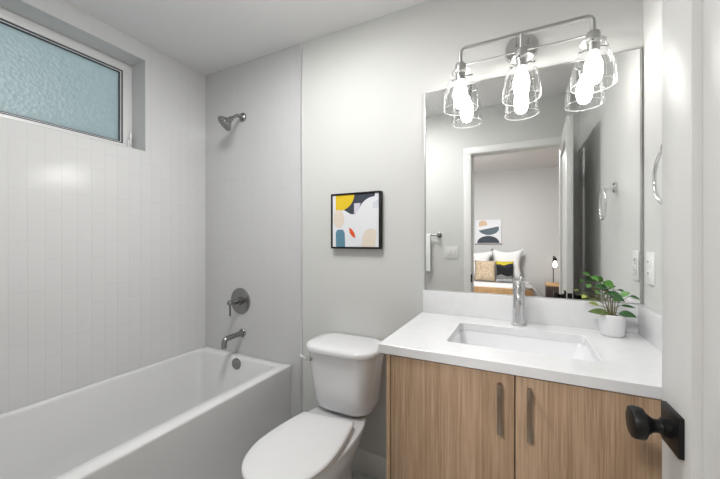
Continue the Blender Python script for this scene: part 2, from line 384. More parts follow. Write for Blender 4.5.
for hz in (.25, 1.02, 1.80):
    bm = bm_new(); tube(bm, [L0 + Vector((T + .004, -.004, hz - .045)), L0 + Vector((T + .004, -.004, hz + .045))], .006, 12)
    obj('hinge', bm, M['black'], dr)
dr.rotation_euler = (0, 0, math.radians(2.2))

# ------------------------------------------------------------------ bathtub
tz, tx0, tx1, ty0, ty1 = .512, XL + .002, -1.263, FY + .003, D - .002
t = thing('bathtub', 'long white alcove bathtub under the frosted window', 'bathtub', ((tx0 + tx1) / 2, .84, 0))
N = 8
rings = [rrect(tx0, tx1 - .004, ty0, ty1, .004, 0.0, N), rrect(tx0, tx1 - .002, ty0, ty1, .004, tz - .05, N), rrect(tx0, tx1, ty0, ty1, .006, tz - .012, N),
         rrect(tx0, tx1, ty0, ty1, .008, tz - .004, N), rrect(tx0 + .003, tx1 - .004, ty0 + .003, ty1 - .003, .008, tz, N),
         rrect(tx0 + .022, tx1 - .072, ty0 + .07, ty1 - .055, .045, tz, N), rrect(tx0 + .026, tx1 - .077, ty0 + .075, ty1 - .060, .045, tz - .004, N),
         rrect(tx0 + .030, tx1 - .081, ty0 + .080, ty1 - .064, .047, tz - .015, N),
         rrect(tx0 + .055, tx1 - .105, ty0 + .16, ty1 - .100, .07, .22, N), rrect(tx0 + .075, tx1 - .125, ty0 + .22, ty1 - .125, .085, .12, N),
         rrect(tx0 + .115, tx1 - .165, ty0 + .28, ty1 - .165, .08, .085, N), rrect(tx0 + .20, tx1 - .25, ty0 + .40, ty1 - .27, .06, .078, N)]
bm = bm_new(); loft(bm, rings)
obj('shell', bm, M['acrylic'], t, ang=50)
bm = bm_new()
yo = ty1 - .064 - .036 * (tz - .015 - .472) / .277
lathe(bm, [(.037, -.004), (.037, .006), (.034, .010), (.0005, .011)], (-1.655, yo, .472), (0, -1, -.12), 36)
obj('overflow_plate', bm, M['darknickel'], t)
bm = bm_new(); y_ = yo + .036 * .058 / .277
for k_ in range(3): box(bm, (-1.664 + .008 * k_, y_ - .0008, .411), (-1.659 + .008 * k_, y_ + .004, .421 - .003 * (k_ % 2)))
obj('maker_mark', bm, M['slot'], t)
bm = bm_new(); lathe(bm, [(.035, 0), (.035, .003), (.02, .004), (.0005, .002)], (-1.70, 1.26, .077), n=30); obj('drain', bm, M['darknickel'], t)

# shower head
t = thing('shower', 'round dark nickel shower head on its arm, high on the tiled wall', 'shower head', (-1.672, D, 2.105))
bm = bm_new(); lathe(bm, [(.030, 0), (.030, .004), (.026, .010), (.013, .016), (.0115, .018)], (-1.672, D, 2.105), (0, -1, 0), 30); obj('flange', bm, M['darknickel'], t)
bm = bm_new(); tube(bm, fillet([(-1.672, D - .01, 2.105), (-1.672, D - .045, 2.105), (-1.672, D - .098, 2.064)], .03), .0105, 16); obj('arm', bm, M['darknickel'], t)
bm = bm_new(); ax = Vector((-.39, -.607, -.68)).normalized(); c0 = Vector((-1.672, D - .095, 2.066))
lathe(bm, [(.012, -.006), (.016, .004), (.016, .014), (.020, .022), (.034, .036), (.048, .050), (.052, .056), (.052, .066), (.049, .069), (.0005, .069)], c0, ax, 40)
obj('head', bm, M['darknickel'], t)
bm = bm_new()
for rr, k in ((.012, 6), (.026, 12), (.040, 18)):
    a, b = frame_of(ax)
    for i in range(k):
        p = c0 + ax * .0685 + (a * math.cos(2 * PI * i / k) + b * math.sin(2 * PI * i / k)) * rr
        lathe(bm, [(.0022, 0), (.0018, .0025)], p, ax, 8)
obj('nozzles', bm, M['slot'], t)

# shower valve
vx, vz = -1.694, .868
t = thing('shower_valve', 'round dark nickel shower valve trim with lever, above the tub spout', 'valve', (vx, D, vz))
bm = bm_new(); lathe(bm, [(.088, 0), (.088, .004), (.085, .007), (.03, .010), (.0005, .010)], (vx, D, vz), (0, -1, 0), 48); obj('plate', bm, M['darknickel'], t)
bm = bm_new()
lathe(bm, [(.027, .009), (.027, .030), (.0165, .032), (.0165, .098), (.015, .100), (.0005, .100)], (vx, D, vz), (0, -1, 0), 32); obj('hub', bm, M['darknickel'], t)
bm = bm_new(); tube(bm, [(vx, D - .089, vz + .020), (vx, D - .089, vz - .085)], .0065, 14); obj('handle', bm, M['darknickel'], t)

# tub spout
sx, sz = -1.675, .655
t = thing('tub_spout', 'dark nickel tub spout turned down over the bathtub', 'spout', (sx, D, sz))
bm = bm_new(); lathe(bm, [(.028, 0), (.028, .006), (.025, .010), (.019, .011)], (sx, D, sz), (0, -1, 0), 32); obj('flange', bm, M['darknickel'], t)
bm = bm_new(); tube(bm, fillet([(sx, D - .008, sz), (sx, D - .150, sz - .006), (sx, D - .153, sz - .060)], .024, 8), .0170, 20); obj('body', bm, M['darknickel'], t)

# ------------------------------------------------------------------ toilet
tx = -.814
t = thing('toilet', 'white two piece toilet with closed lid between bathtub and vanity', 'toilet', (tx, 1.2, 0))
def oval(yb, yf, w_, z, e=2.3, n=48):
    cy = (yb + yf) / 2; h = (yb - yf) / 2; out = []
    for k in range(n):
        a = 2 * PI * k / n; c, s = math.cos(a), math.sin(a)
        x = math.copysign(abs(c) ** (2 / e), c) * w_; y = math.copysign(abs(s) ** (2 / e), s) * h
        f = 1 - .10 * max(0, -y / h) ** 2 - .16 * max(0, y / h) ** 2
        out.append(Vector((tx + x * f, cy + y, z)))
    return out
bm = bm_new()
loft(bm, [oval(1.45, .965, .118, 0, 3), oval(1.45, .965, .118, .02, 3), oval(1.45, .985, .108, .06, 3), oval(1.46, .99, .105, .16, 2.8), oval(1.48, .95, .125, .235, 2.6),
          oval(1.51, .88, .148, .30, 2.6), oval(1.535, .842, .163, .35, 2.7), oval(1.55, .832, .168, .385, 2.7), oval(1.552, .830, .169, .397, 2.7), oval(1.548, .834, .165, .403, 2.7)])
obj('bowl', bm, M['porcelain'], t, ang=60)
def seat_outline(s, z, n=18):
    out = []
    cy, a, b = 1.040, .167 - s, .214 - s
    for k in range(2 * n + 1):
        th = PI + PI * k / (2 * n)                  # front half, left to right
        c_, s_ = math.cos(th), math.sin(th)
        out.append(Vector((tx + a * math.copysign(abs(c_) ** .93, c_), cy + b * s_, z)))
    yb = 1.316 - s; wb = .125 - s
    for k in range(1, 11):
        u = k / 10; x = a + (wb - a) * (u * u * (1.2 - .2 * u)); out.append(Vector((tx + x, cy + (yb - cy) * u, z)))
    for k in range(9, 0, -1):
        u = k / 10; x = a + (wb - a) * (u * u * (1.2 - .2 * u)); out.append(Vector((tx - x, cy + (yb - cy) * u, z)))
    return out
bm = bm_new(); loft(bm, [seat_outline(.004, .405), seat_outline(.0, .409), seat_outline(.0, .418), seat_outline(.004, .422)]); obj('seat', bm, M['seatplastic'], t, ang=60)
bm = bm_new(); loft(bm, [seat_outline(.004, .4245), seat_outline(-.002, .427), seat_outline(-.003, .434), seat_outline(.001, .4395), seat_outline(.010, .4425), seat_outline(.05, .446), seat_outline(.11, .447)])
obj('lid', bm, M['seatplastic'], t, ang=60)
for s in (-1, 1):
    bm = bm_new(); box(bm, (tx + s * .075 - .022, 1.272, .402), (tx + s * .075 + .022, 1.305, .432), .008, 3); obj('hinge', bm, M['seatplastic'], t)
bm = bm_new()
yB = 1.578
tk = tx + .002
TK = lambda hw, yf, r, z, bw=.012: rrect(tk - hw, tk + hw, yf, yB, r, z, 8, bw)
loft(bm, [TK(.105, 1.43, .05, .404, .004), TK(.138, 1.400, .07, .410, .006), TK(.156, 1.384, .075, .430, .008), TK(.165, 1.376, .075, .465), TK(.178, 1.364, .072, .58), TK(.189, 1.357, .07, .69), TK(.189, 1.357, .07, .712)])
obj('tank', bm, M['porcelain'], t, ang=60)
bm = bm_new(); yB = 1.584
loft(bm, [TK(.190, 1.354, .075, .709, .014), TK(.200, 1.344, .085, .714, .018), TK(.203, 1.341, .088, .722, .018), TK(.203, 1.341, .088, .735, .018), TK(.199, 1.345, .085, .743, .018), TK(.189, 1.355, .08, .748, .016), TK(.14, 1.40, .06, .751, .01)])
obj('tank_lid', bm, M['porcelain'], t, ang=60)
bm = bm_new()
lathe(bm, [(.015, 0), (.015, .008), (.010, .012), (.010, .026)], (tx - .128, 1.368, .676), (-.2, -1, 0), 24)
tube(bm, fillet([(tx - .134, 1.342, .676), (tx - .150, 1.340, .677), (tx - .196, 1.352, .682)], .015), [.0105] * 8 + [.009], 12)
obj('flush_lever', bm, M['chrome'], t)

# ------------------------------------------------------------------ vanity
vy = 1.040
t = thing('vanity_cabinet', 'light oak bathroom vanity cabinet with two slab doors', 'cabinet', (0, 1.3, 0))
bm = bm_new()
box(bm, (-.4095, vy - .016, .0), (-.3955, D - .014, .886), .0008); obj('side_panel', bm, M['oakside'], t)
bm = bm_new(); box(bm, (.405, vy + .002, .0), (.4215, D - .001, .886)); obj('side_panel', bm, M['oakside'], t)
bm = bm_new(); box(bm, (-.3945, vy + .006, .10), (.405, D - .03, .125)); box(bm, (-.3945, D - .03, .10), (.405, D - .015, .80)); box(bm, (-.3945, vy + .006, .862), (.405, vy + .1, .886))
box(bm, (-.3945, vy + .02, .125), (.405, vy + .03, .862)); obj('carcass', bm, M['shadowgap'], t)
bm = bm_new(); box(bm, (-.3945, vy + .06, 0), (.405, vy + .075, .10)); obj('toe_kick', bm, M['oak'], t)
for x0_, x1_, hx in ((-.3925, -.0155, -.0535), (-.0125, .4035, .0225)):
    bm = bm_new(); box(bm, (x0_, vy - .016, .105), (x1_, vy + .002, .884), .001)
    d = obj('cabinet_door', bm, M['oak'], t)
    bm = bm_new(); yb = vy - .016
    box(bm, (hx - .0065, yb - .030, .719), (hx + .0065, yb - .021, .860), .001)
    box(bm, (hx - .0055, yb - .022, .721), (hx + .0055, yb, .731)); box(bm, (hx - .0055, yb - .022, .848), (hx + .0055, yb, .858))
    obj('handle', bm, M['bronze'], d)

# countertop with a cut-out
cz1, cz0 = .9187, .8875
t = thing('countertop', 'white quartz countertop with backsplash on the oak vanity', 'countertop', (0, 1.3, cz0))
cx0, cx1, cy0, cy1 = -.4375, XR - .001, 1.0195, D - .001
hx0, hx1, hy0, hy1 = -.2335, .2135, 1.150, 1.449
def slab_ring(x0, x1, y0, y1, r, z, n=5): return rrect(x0, x1, y0, y1, r, z, n)
bm = bm_new()
O = lambda i, z: slab_ring(cx0 + i, cx1 - i, cy0 + i, cy1 - i, .002, z); I = lambda i, z: slab_ring(hx0 - i, hx1 + i, hy0 - i, hy1 + i, .018, z)
loft(bm, [I(0, cz0), O(0.0015, cz0), O(0, cz0 + .0015), O(0, cz1 - .0015), O(.0015, cz1), I(.0015, cz1), I(0, cz1 - .0015), I(0, cz0)], False, False)
bmesh.ops.remove_doubles(bm, verts=bm.verts, dist=1e-6)
obj('slab', bm, M['quartz'], t)
bm = bm_new(); box(bm, (-.4325, D - .021, cz1), (XR - .001, D - .001, 1.0285), .0012); obj('backsplash', bm, M['quartz'], t)
bm = bm_new(); box(bm, (XR - .021, cy0 + .002, cz1), (XR - .001, D - .021, 1.0285), .0012); obj('side_splash', bm, M['quartz'], t)

# undermount sink
t = thing('sink_basin', 'white rectangular undermount sink set into the quartz countertop', 'sink', (-.01, 1.3, .75))
bm = bm_new()
S = lambda i, r, z: rrect(hx0 + i, hx1 - i, hy0 + i, hy1 - i, r, z, 6)
loft(bm, [S(-.012, .02, cz0 - .0005), S(-.012, .02, cz0 - .012), S(-.004, .03, cz0 - .03), S(.012, .05, .775), S(.04, .06, .742), S(.06, .05, .738)], False, True)
loft(bm, [S(-.012, .02, cz0 - .0005), S(-.002, .018, cz0 - .0005), S(.001, .022, cz0 - .010), S(.016, .04, .80), S(.028, .05, .765), S(.055, .05, .752), S(.12, .02, .748)], False, True)
bmesh.ops.remove_doubles(bm, verts=bm.verts, dist=1e-6)
obj('basin', bm, M['porcelain'], t, ang=60)
bm = bm_new(); lathe(bm, [(.024, 0), (.024, .003), (.016, .004), (.0005, .003)], (-.01, 1.31, .747), n=28); obj('drain', bm, M['nickel'], t)

# faucet
fx_, fy_ = -.006, 1.514
t = thing('faucet', 'brushed nickel single hole faucet behind the sink', 'faucet', (fx_, fy_, cz1))
bm = bm_new(); lathe(bm, [(.0295, 0), (.0295, .004), (.027, .006), (.0235, .007)], (fx_, fy_, cz1), n=36); obj('base_ring', bm, M['fixture'], t)
bm = bm_new(); lathe(bm, [(.0235, .005), (.0235, .146), (.0215, .148), (.0215, .150)], (fx_, fy_, cz1), n=36); obj('body', bm, M['faucet'], t)
bm = bm_new(); lathe(bm, [(.0215, .149), (.0235, .151), (.0235, .180), (.0225, .182), (.0005, .1825)], (fx_, fy_, cz1), n=36); obj('cap', bm, M['faucet'], t)
bm = bm_new(); tube(bm, [(fx_ + .004, fy_ + .006, cz1 + .180), (fx_ + .006, fy_ + .012, cz1 + .192), (fx_ + .010, fy_ + .022, cz1 + .199)], [.0045, .004, .0035], 12)
obj('lever', bm, M['nickel'], t)
bm = bm_new(); tube(bm, fillet([(fx_, fy_ - .01, cz1 + .162), (fx_, fy_ - .112, cz1 + .134), (fx_, fy_ - .118, cz1 + .120)], .010, 5), .0095, 20)
obj('spout', bm, M['faucet'], t)

# ------------------------------------------------------------------ wall mirror
t = None
mx0, mx1, mz0, mz1 = -.4285, .4165, 1.0290, 2.0135
t = thing('wall_mirror', 'large rectangular mirror with thin metal edge above the vanity backsplash', 'mirror', (0, D, mz0))
obj('mirror_glass', B(((mx0 + .004, D - .006, mz0 + .002), (mx1 - .004, D - .0005, mz1 - .002))), M['mirror'], t, smooth=False)
bm = bm_new()
for lo, hi in (((mx0, D - .010, mz0), (mx0 + .0055, D - .0005, mz1)), ((mx1 - .0055, D - .010, mz0), (mx1, D - .0005, mz1)), ((mx0 + .0055, D - .008, mz0), (mx1 - .0055, D - .0005, mz0 + .003)), ((mx0 + .0055, D - .008, mz1 - .003), (mx1 - .0055, D - .0005, mz1))):
    box(bm, lo, hi, .0006)
obj('edge_frame', bm, M['fixture'], t)

# ------------------------------------------------------------------ framed art
ax0, ax1, az0, az1, ay = -.961, -.657, 1.230, 1.537, D - .031
t = thing('framed_print', 'black framed abstract print with yellow and navy shapes above the toilet', 'picture', ((ax0 + ax1) / 2, D, az0))
bm = bm_new(); fwid = .010
for lo, hi in (((ax0, ay, az0), (ax1, D - .0005, az0 + fwid)), ((ax0, ay, az1 - fwid), (ax1, D - .0005, az1)), ((ax0, ay, az0 + fwid), (ax0 + fwid, D - .0005, az1 - fwid)), ((ax1 - fwid, ay, az0 + fwid), (ax1, D - .0005, az1 - fwid))):
    box(bm, lo, hi, .0008)
obj('frame', bm, M['black'], t)
px0, px1, pz0, pz1 = ax0 + fwid, ax1 - fwid, az0 + fwid, az1 - fwid; py = ay + .004
def arc(cx, cy, r, a0, a1, n=20, ry=None): return [(cx + r * math.cos(math.radians(a0 + (a1 - a0) * k / n)), cy + (ry or r) * math.sin(math.radians(a0 + (a1 - a0) * k / n))) for k in range(n + 1)]
def art(bm, shapes, mp, dep):
    for k, (pts, mi) in enumerate(shapes):
        poly(bm, [mp(u, v, dep * (k + 1)) for u, v in pts], mi)
mp = lambda u, v, e: Vector((px0 + (px1 - px0) * u, py - e, pz1 - (pz1 - pz0) * v))
shapes = [([(0, 0), (1, 0), (1, 1), (0, 1)], 0),
          ([(.48, 0), (.92, 0), (.91, .06)] + arc(.92, .42, .36, 262, 205, 10) + [(.50, .38), (.40, .37), (.24, .28), (.24, .1)], 2),
          ([(.48, .17), (.62, .17), (.60, .25), (.55, .33), (.48, .38)], 3),
          ([(1, .12), (.88, .17), (.88, .28), (1, .28)], 4),
          ([(.07, .0)] + [(.49 * 1, 0)] + arc(.16, -.03, .33, 5, 106, 16) + [(.07, .28)], 1),
          ([(x, y) for x, y in arc(.14, .46, .12, 0, 360, 24, .18)][:-1], 5),
          ([(.08, 1), (.07, .75), (.09, .68), (.15, .665), (.24, .67), (.275, .74), (.285, 1)], 6),
          ([(.37, .63), (.43, .66), (.49, .74), (.51, .83), (.44, .80), (.385, .73)], 7),
          ([(.64, 1), (.67, .80), (.72, .69), (.80, .655), (.90, .66), (.94, .70), (.945, .80), (.92, 1)], 8)]
bm = bm_new(); art(bm, shapes, mp, .00012)
box(bm, (px0, py, pz0), (px1, py + .004, pz1), mi=0)
obj('print_sheet', bm, [M[k] for k in ('a_paper', 'a_yellow', 'a_navy', 'a_lav', 'a_grey', 'a_peach', 'a_teal', 'a_red', 'a_beige')], t, smooth=False)

# ------------------------------------------------------------------ vanity light
t = thing('vanity_light', 'brushed nickel bar light with three clear glass shades above the mirror', 'wall light', (.004, D, 2.113))
ly = 1.491
bm = bm_new(); lathe(bm, [(.066, 0), (.066, .016), (.063, .020), (.0005, .020)], (.004, D, 2.113), (0, -1, 0), 48); obj('backplate', bm, M['fixture'], t)
bm = bm_new(); tube(bm, fillet([(-.240, ly, 2.05), (-.240, ly, 2.129), (.248, ly, 2.129), (.248, ly, 2.05)], .028, 8), .0085, 16); obj('bar', bm, M['fixture'], t)
bm = bm_new(); tube(bm, [(-.240, ly, 2.058), (.248, ly, 2.058)], .0028, 10); obj('rod', bm, M['fixture'], t)
for dx in (-.024, .024):
    bm = bm_new(); tube(bm, [(.004 + dx, D - .018, 2.129), (.004 + dx, ly, 2.129)], .006, 12); obj('arm', bm, M['fixture'], t)
for k, lx in enumerate((-.240, .004, .248)):
    bm = bm_new()
    if k == 1: tube(bm, [(lx, ly, 2.129), (lx, ly, 2.05)], .0085, 14)
    lathe(bm, [(.010, .012), (.019, .008), (.0235, 0), (.0245, -.030), (.021, -.031), (.021, -.066), (.019, -.068)], (lx, ly, 2.057), n=30)
    so = obj('socket', bm, M['fixture'], t)
    for a in (20, 140, 260):
        bm = bm_new()
        a = math.radians(a); q = Vector((lx, ly, 2.012)); e = Vector((math.cos(a), math.sin(a), 0))
        tube(bm, [q + e * .020, q + e * .049], .0022, 8); lathe(bm, [(.0045, 0), (.0045, .005)], q + e * .0475, e, 10)
        obj('thumb_screw', bm, M['darknickel'], so)
    bm = bm_new()
    lathe(bm, [(.022, 2.030), (.042, 2.027), (.0455, 2.018), (.046, 2.002), (.052, 1.986), (.061, 1.966), (.0675, 1.940), (.071, 1.910), (.073, 1.880), (.0728, 1.864), (.0722, 1.860), (.0712, 1.8595), (.0702, 1.861), (.0704, 1.865)],
          (lx, ly, 0), n=48, cap0=False, cap1=False)
    gs = obj('glass_shade', bm, M['glass'], t)
    bm = bm_new(); tube(bm, [(lx + .0714 * math.cos(2 * PI * q / 48), ly + .0714 * math.sin(2 * PI * q / 48), 1.8615) for q in range(48)], .0016, 8, closed=True); obj('rim', bm, M['rimglint'], gs)
    bm = bm_new(); lathe(bm, [(.0135, 1.990), (.015, 1.979), (.021, 1.968), (.0275, 1.952), (.0305, 1.930), (.030, 1.905), (.0265, 1.886), (.019, 1.872), (.009, 1.8665), (.0005, 1.8655)], (lx, ly, 0), n=30)
    bu = obj('bulb', bm, M['bulb'], t)

# ------------------------------------------------------------------ potted plant
pc = Vector((.307, 1.498, cz1))
t = thing('potted_plant', 'small leafy green plant in a white pot on the countertop', 'plant', pc)
bm = bm_new(); lathe(bm, [(.032, 0), (.0355, .002), (.0375, .008), (.0418, .070), (.0418, .080), (.0405, .0815), (.0390, .080), (.0380, .070), (.0005, .066)], pc, n=40); obj('pot', bm, M['pot'], t, ang=50)
bm = bm_new(); lathe(bm, [(.0380, .068), (.036, .072), (.02, .075), (.0005, .074)], pc, n=24); obj('soil', bm, M['soil'], t)
crown = pc + Vector((0, 0, .073))
def leaf(bm, base, tip, wid, nrm, mi):
    base, tip = Vector(base), Vector(tip); d = tip - base; L = d.length; d.normalize()
    nrm = Vector(nrm); nrm = (nrm - d * nrm.dot(d)).normalized(); side = d.cross(nrm)
    n = 9; rows = []
    for k in range(n):
        u = k / (n - 1); w_ = wid * (math.sin(PI * u ** .8) ** .85 if 0 < u < 1 else 0.02)
        droop = -0.14 * L * u * u
        c = base + d * (L * u) + nrm * droop
        rows.append([c + side * (w_ * s) + nrm * (abs(s) * w_ * .28) for s in (-1, -.5, 0, .5, 1)])
    loft(bm, rows, False, False, close=False, mi=mi)
# (base offset, tip offset from the pot crown, half width, material, tilt)
LV = [((-0.040, 0.000, 0.131), (-0.066, -0.012, 0.145), 0.0099, 0),
      ((-0.064, 0.005, 0.113), (-0.079, -0.002, 0.102), 0.0062, 0),
      ((-0.081, 0.000, 0.069), (-0.096, -0.012, 0.062), 0.0062, 2),
      ((-0.014, -0.005, 0.104), (-0.057, -0.022, 0.113), 0.0112, 1),
      ((-0.036, -0.008, 0.082), (-0.055, -0.027, 0.089), 0.0124, 0),
      ((0.006, 0.002, 0.110), (-0.029, -0.007, 0.125), 0.0149, 0),
      ((-0.018, -0.010, 0.090), (0.033, -0.032, 0.065), 0.0136, 1),
      ((0.024, 0.000, 0.077), (0.049, -0.012, 0.092), 0.0112, 0),
      ((0.052, 0.002, 0.078), (0.081, -0.007, 0.071), 0.0068, 1),
      ((-0.041, -0.005, 0.037), (-0.075, -0.022, 0.049), 0.0068, 2),
      ((-0.014, -0.018, 0.013), (-0.078, -0.047, 0.022), 0.0112, 3),
      ((0.016, -0.015, 0.015), (0.061, -0.042, 0.014), 0.0130, 1),
      ((0.025, -0.005, 0.043), (0.065, -0.022, 0.042), 0.0050, 1),
      ((-0.041, 0.005, 0.056), (-0.084, -0.002, 0.057), 0.0056, 3),
      ((0.002, 0.006, 0.056), (0.036, 0.000, 0.064), 0.0074, 0)]
bm = bm_new()
for b_, t_, w_, mi in LV:
    leaf(bm, crown + Vector(b_), crown + Vector(t_), w_ * 1.25, (random.uniform(-.25, .25), -.85 + random.uniform(-.2, .2), 1), mi)
obj('foliage', bm, [M['leafb'], M['leafd'], M['leafy'], mat('leaf_olive', (0.10, 0.15, 0.04), .4, vary=.3, vscale=60)], t, ang=80)
bm = bm_new()
for b_, t_, w_, mi in LV:
    r0 = crown + Vector((b_[0] * .15, b_[1] * .15, -.004)); r1 = crown + Vector(b_)
    mid = r0.lerp(r1, .55) + Vector((-b_[0] * .25, 0, .010))
    tube(bm, [r0, mid, r1], [.0017, .0014, .001], 6)
obj('stems', bm, M['stem'], t)

# ------------------------------------------------------------------ towel ring and plates
t = thing('towel_ring', 'chrome towel ring on the right wall, half hidden by the door', 'towel ring', (XR, 1.195, 1.536))
bm = bm_new(); box(bm, (XR - .010, 1.172, 1.513), (XR, 1.218, 1.559), .002); tube(bm, [(XR - .008, 1.195, 1.536), (XR - .064, 1.195, 1.536)], .0105, 14); obj('mount', bm, M['chrome'], t)
bm = bm_new(); tube(bm, [(XR - .055 - .003 * math.sin(2 * PI * k / 48), 1.197 + .077 * math.sin(2 * PI * k / 48), 1.457 + .078 * math.cos(2 * PI * k / 48)) for k in range(48)], .0052, 12, closed=True); obj('ring', bm, M['chrome'], t)
t = thing('outlet', 'white outlet plate on the right wall above the side splash', 'outlet', (XR, 1.505, 1.114))
bm = bm_new(); box(bm, (XR - .006, 1.468, 1.114), (XR, 1.542, 1.232), .002); obj('plate', bm, M['white'], t)
for z in (1.152, 1.194):
    bm = bm_new(); box(bm, (XR - .009, 1.488, z - .016), (XR - .0055, 1.522, z + .016), .002); s_ = obj('receptacle', bm, M['white'], t)
    bm = bm_new()
    for dy in (-.006, .006): box(bm, (XR - .0095, 1.505 + dy - .001, z - .002), (XR - .0088, 1.505 + dy + .001, z + .007))
    obj('slots', bm, M['slot'], s_)
t = thing('light_switch', 'white double switch plate on the front wall left of the doorway, in the mirror', 'light switch', (-.578, FY, 1.108))
bm = bm_new(); box(bm, (-.640, FY, 1.108), (-.516, FY + .006, 1.224), .002); obj('plate', bm, M['plate'], t)
for x in (-.602, -.556):
    bm = bm_new(); box(bm, (x - .0165, FY + .005, 1.133), (x + .0165, FY + .0085, 1.199), .001); obj('rocker', bm, M['plate'], t)

# towel bar on the front wall
t = thing('towel_bar', 'dark metal towel bar on the front wall, seen in the mirror', 'towel bar', (-.95, FY, 1.331))
for x in (-1.215, -.690):
    bm = bm_new(); lathe(bm, [(.024, 0), (.024, .010), (.020, .013), (.011, .014), (.011, .060), (.009, .062), (.0005, .062)], (x, FY, 1.331), (0, 1, 0), 26); obj('post', bm, M['darknickel'], t)
bm = bm_new(); tube(bm, [(-1.222, FY + .052, 1.331), (-.682, FY + .052, 1.331)], .008, 14); obj('bar', bm, M['darknickel'], t)
bm = bm_new()
prof = []
for z, off in ((.99, .012), (1.15, .013), (1.325, .012)): prof.append((FY + .052 + off, z))
prof += [(FY + .052 + .012 * math.cos(a), 1.331 + .014 * math.sin(a)) for a in (.3, .8, 1.57, 2.3, 2.85)]
prof += [(FY + .040, 1.325), (FY + .039, 1.18), (FY + .040, 1.06)]
th = .0035
outer = [(y, z) for y, z in prof]
inner = []
for k, (y, z) in enumerate(prof):
    a = Vector(prof[max(k - 1, 0)]); b = Vector(prof[min(k + 1, len(prof) - 1)]); d = (b - a).normalized(); inner.append((y - d.y * th * -1 if False else y - d[1] * th, z + d[0] * th))
rings = [[Vector((x, y, z)) for y, z in outer + inner[::-1]] for x in (-1.13, -.95, -.762)]
loft(bm, rings)
tag(obj('hand_towel', bm, M['towel'], ang=60), 'white towel folded over the towel bar, at the left edge of the mirror', 'towel')

# ------------------------------------------------------------------ two added fill lights, then bedroom things seen in the mirror (mirrored Y = 3.182 - Y)
t = thing('fill_light', 'unseen round light added on the bedroom ceiling as fill', 'fill light', (-.5, -1.2, ZC))
bm = bm_new(); lathe(bm, [(.21, 0), (.21, .03), (.2, .035)], (-.5, -1.2, ZC), (0, 0, -1), 40); obj('rim', bm, M['nickel'], t)
bm = bm_new(); lathe(bm, [(.2, .034), (.19, .055), (.13, .075), (.0005, .083)], (-.5, -1.2, ZC), (0, 0, -1), 40); obj('diffuser', bm, emit('fill_diffuser', (1, .995, .985), BEDFILL), t)
qx, qy = -.88, .80
t = thing('fill_light', 'unseen round white light added on the bathroom ceiling as fill', 'fill light', (qx, qy, ZC))
bm = bm_new(); lathe(bm, [(.215, 0), (.215, .028), (.205, .032)], (qx, qy, ZC), (0, 0, -1), 44); obj('rim', bm, M['white'], t)
bm = bm_new(); lathe(bm, [(.205, .031), (.19, .042), (.12, .050), (.0005, .053)], (qx, qy, ZC), (0, 0, -1), 44); obj('diffuser', bm, emit('fill_lens', (1, .995, .985), BATHFILL), t)

# canvas
kx0, kx1, kz0, kz1 = -.705, -.290, 1.235, 1.640
t = thing('canvas_print', 'unframed abstract canvas with dark half circles on the bedroom wall', 'picture', (-.5, BY, kz0))
bm = bm_new(); box(bm, (kx0, BY, kz0), (kx1, BY + .036, kz1), .001)
mp = lambda u, v, e: Vector((kx1 - (kx1 - kx0) * (1 - u), BY + .036 + e, kz1 - (kz1 - kz0) * v))
shapes = [([(.05, .02), (.97, .02), (.97, .98), (.05, .98)], 0), ([(.14, .28), (.14, .1), (.22, .03), (.36, .02), (.44, .08), (.47, .22)], 2),
          ([(.12, .45)] + [(.90, .28)] + arc(.52, .36, .40, 0, 165, 18, .28)[1:], 1), ([(x, y) for x, y in arc(.50, .98, .43, 180, 360, 20, .30)], 3)]
art(bm, shapes, mp, .0004)
obj('canvas', bm, [M['a_paper'], M['a_slate'], M['a_sand'], M['a_navy']], t, smooth=False)

# daybed with bedding
t = thing('bed', 'birch framed bed with white bedding against the bedroom wall, in the mirror', 'bed', (-.7, -2.4, 0))
bm = bm_new(); box(bm, (-1.75, -2.02, .42), (.16, -1.985, .585), .004); box(bm, (-1.75, BY + .02, .42), (.16, BY + .055, .585), .004); box(bm, (.125, BY + .055, .42), (.16, -2.02, .585), .003); box(bm, (-1.75, BY + .055, .42), (-1.715, -2.02, .585), .003)
obj('bed_frame', bm, M['birch'], t)
for x in (-1.72, .13):
    for y in (BY + .05, -2.0):
        bm = bm_new(); box(bm, (x - .03, y - .03 if y > -2.5 else y - .02, 0), (x + .03, y + .02, .42), .003); obj('leg', bm, M['birch'], t)
bm = bm_new(); box(bm, (-1.71, BY + .06, .44), (.12, -2.024, .612), .02, 4); obj('mattress', bm, M['linen'], t, ang=60)
bm = bm_new()
rows = []
for k in range(13):
    u = k / 12
    prof = [(-.085, .626), (-.04, .632), (.02, .630), (.08, .622), (.15, .606), (.22, .545), (.29, .470), (.325, .30), (.33, .12)]
    y = -2.50 + u * (.567)
    rows.append([Vector((x + .006 * math.sin(9 * u + i), y, z + .006 * math.sin(14 * u + 1.7 * i))) for i, (x, z) in enumerate(prof)])
vr = loft(bm, rows, False, False, close=False)
fs = list(bm.faces)
g = bmesh.ops.solidify(bm, geom=fs, thickness=.022)
tag(obj('white_duvet', bm, M['linen'], ang=80), 'white duvet sliding off the right end of the bed in the mirror', 'duvet')
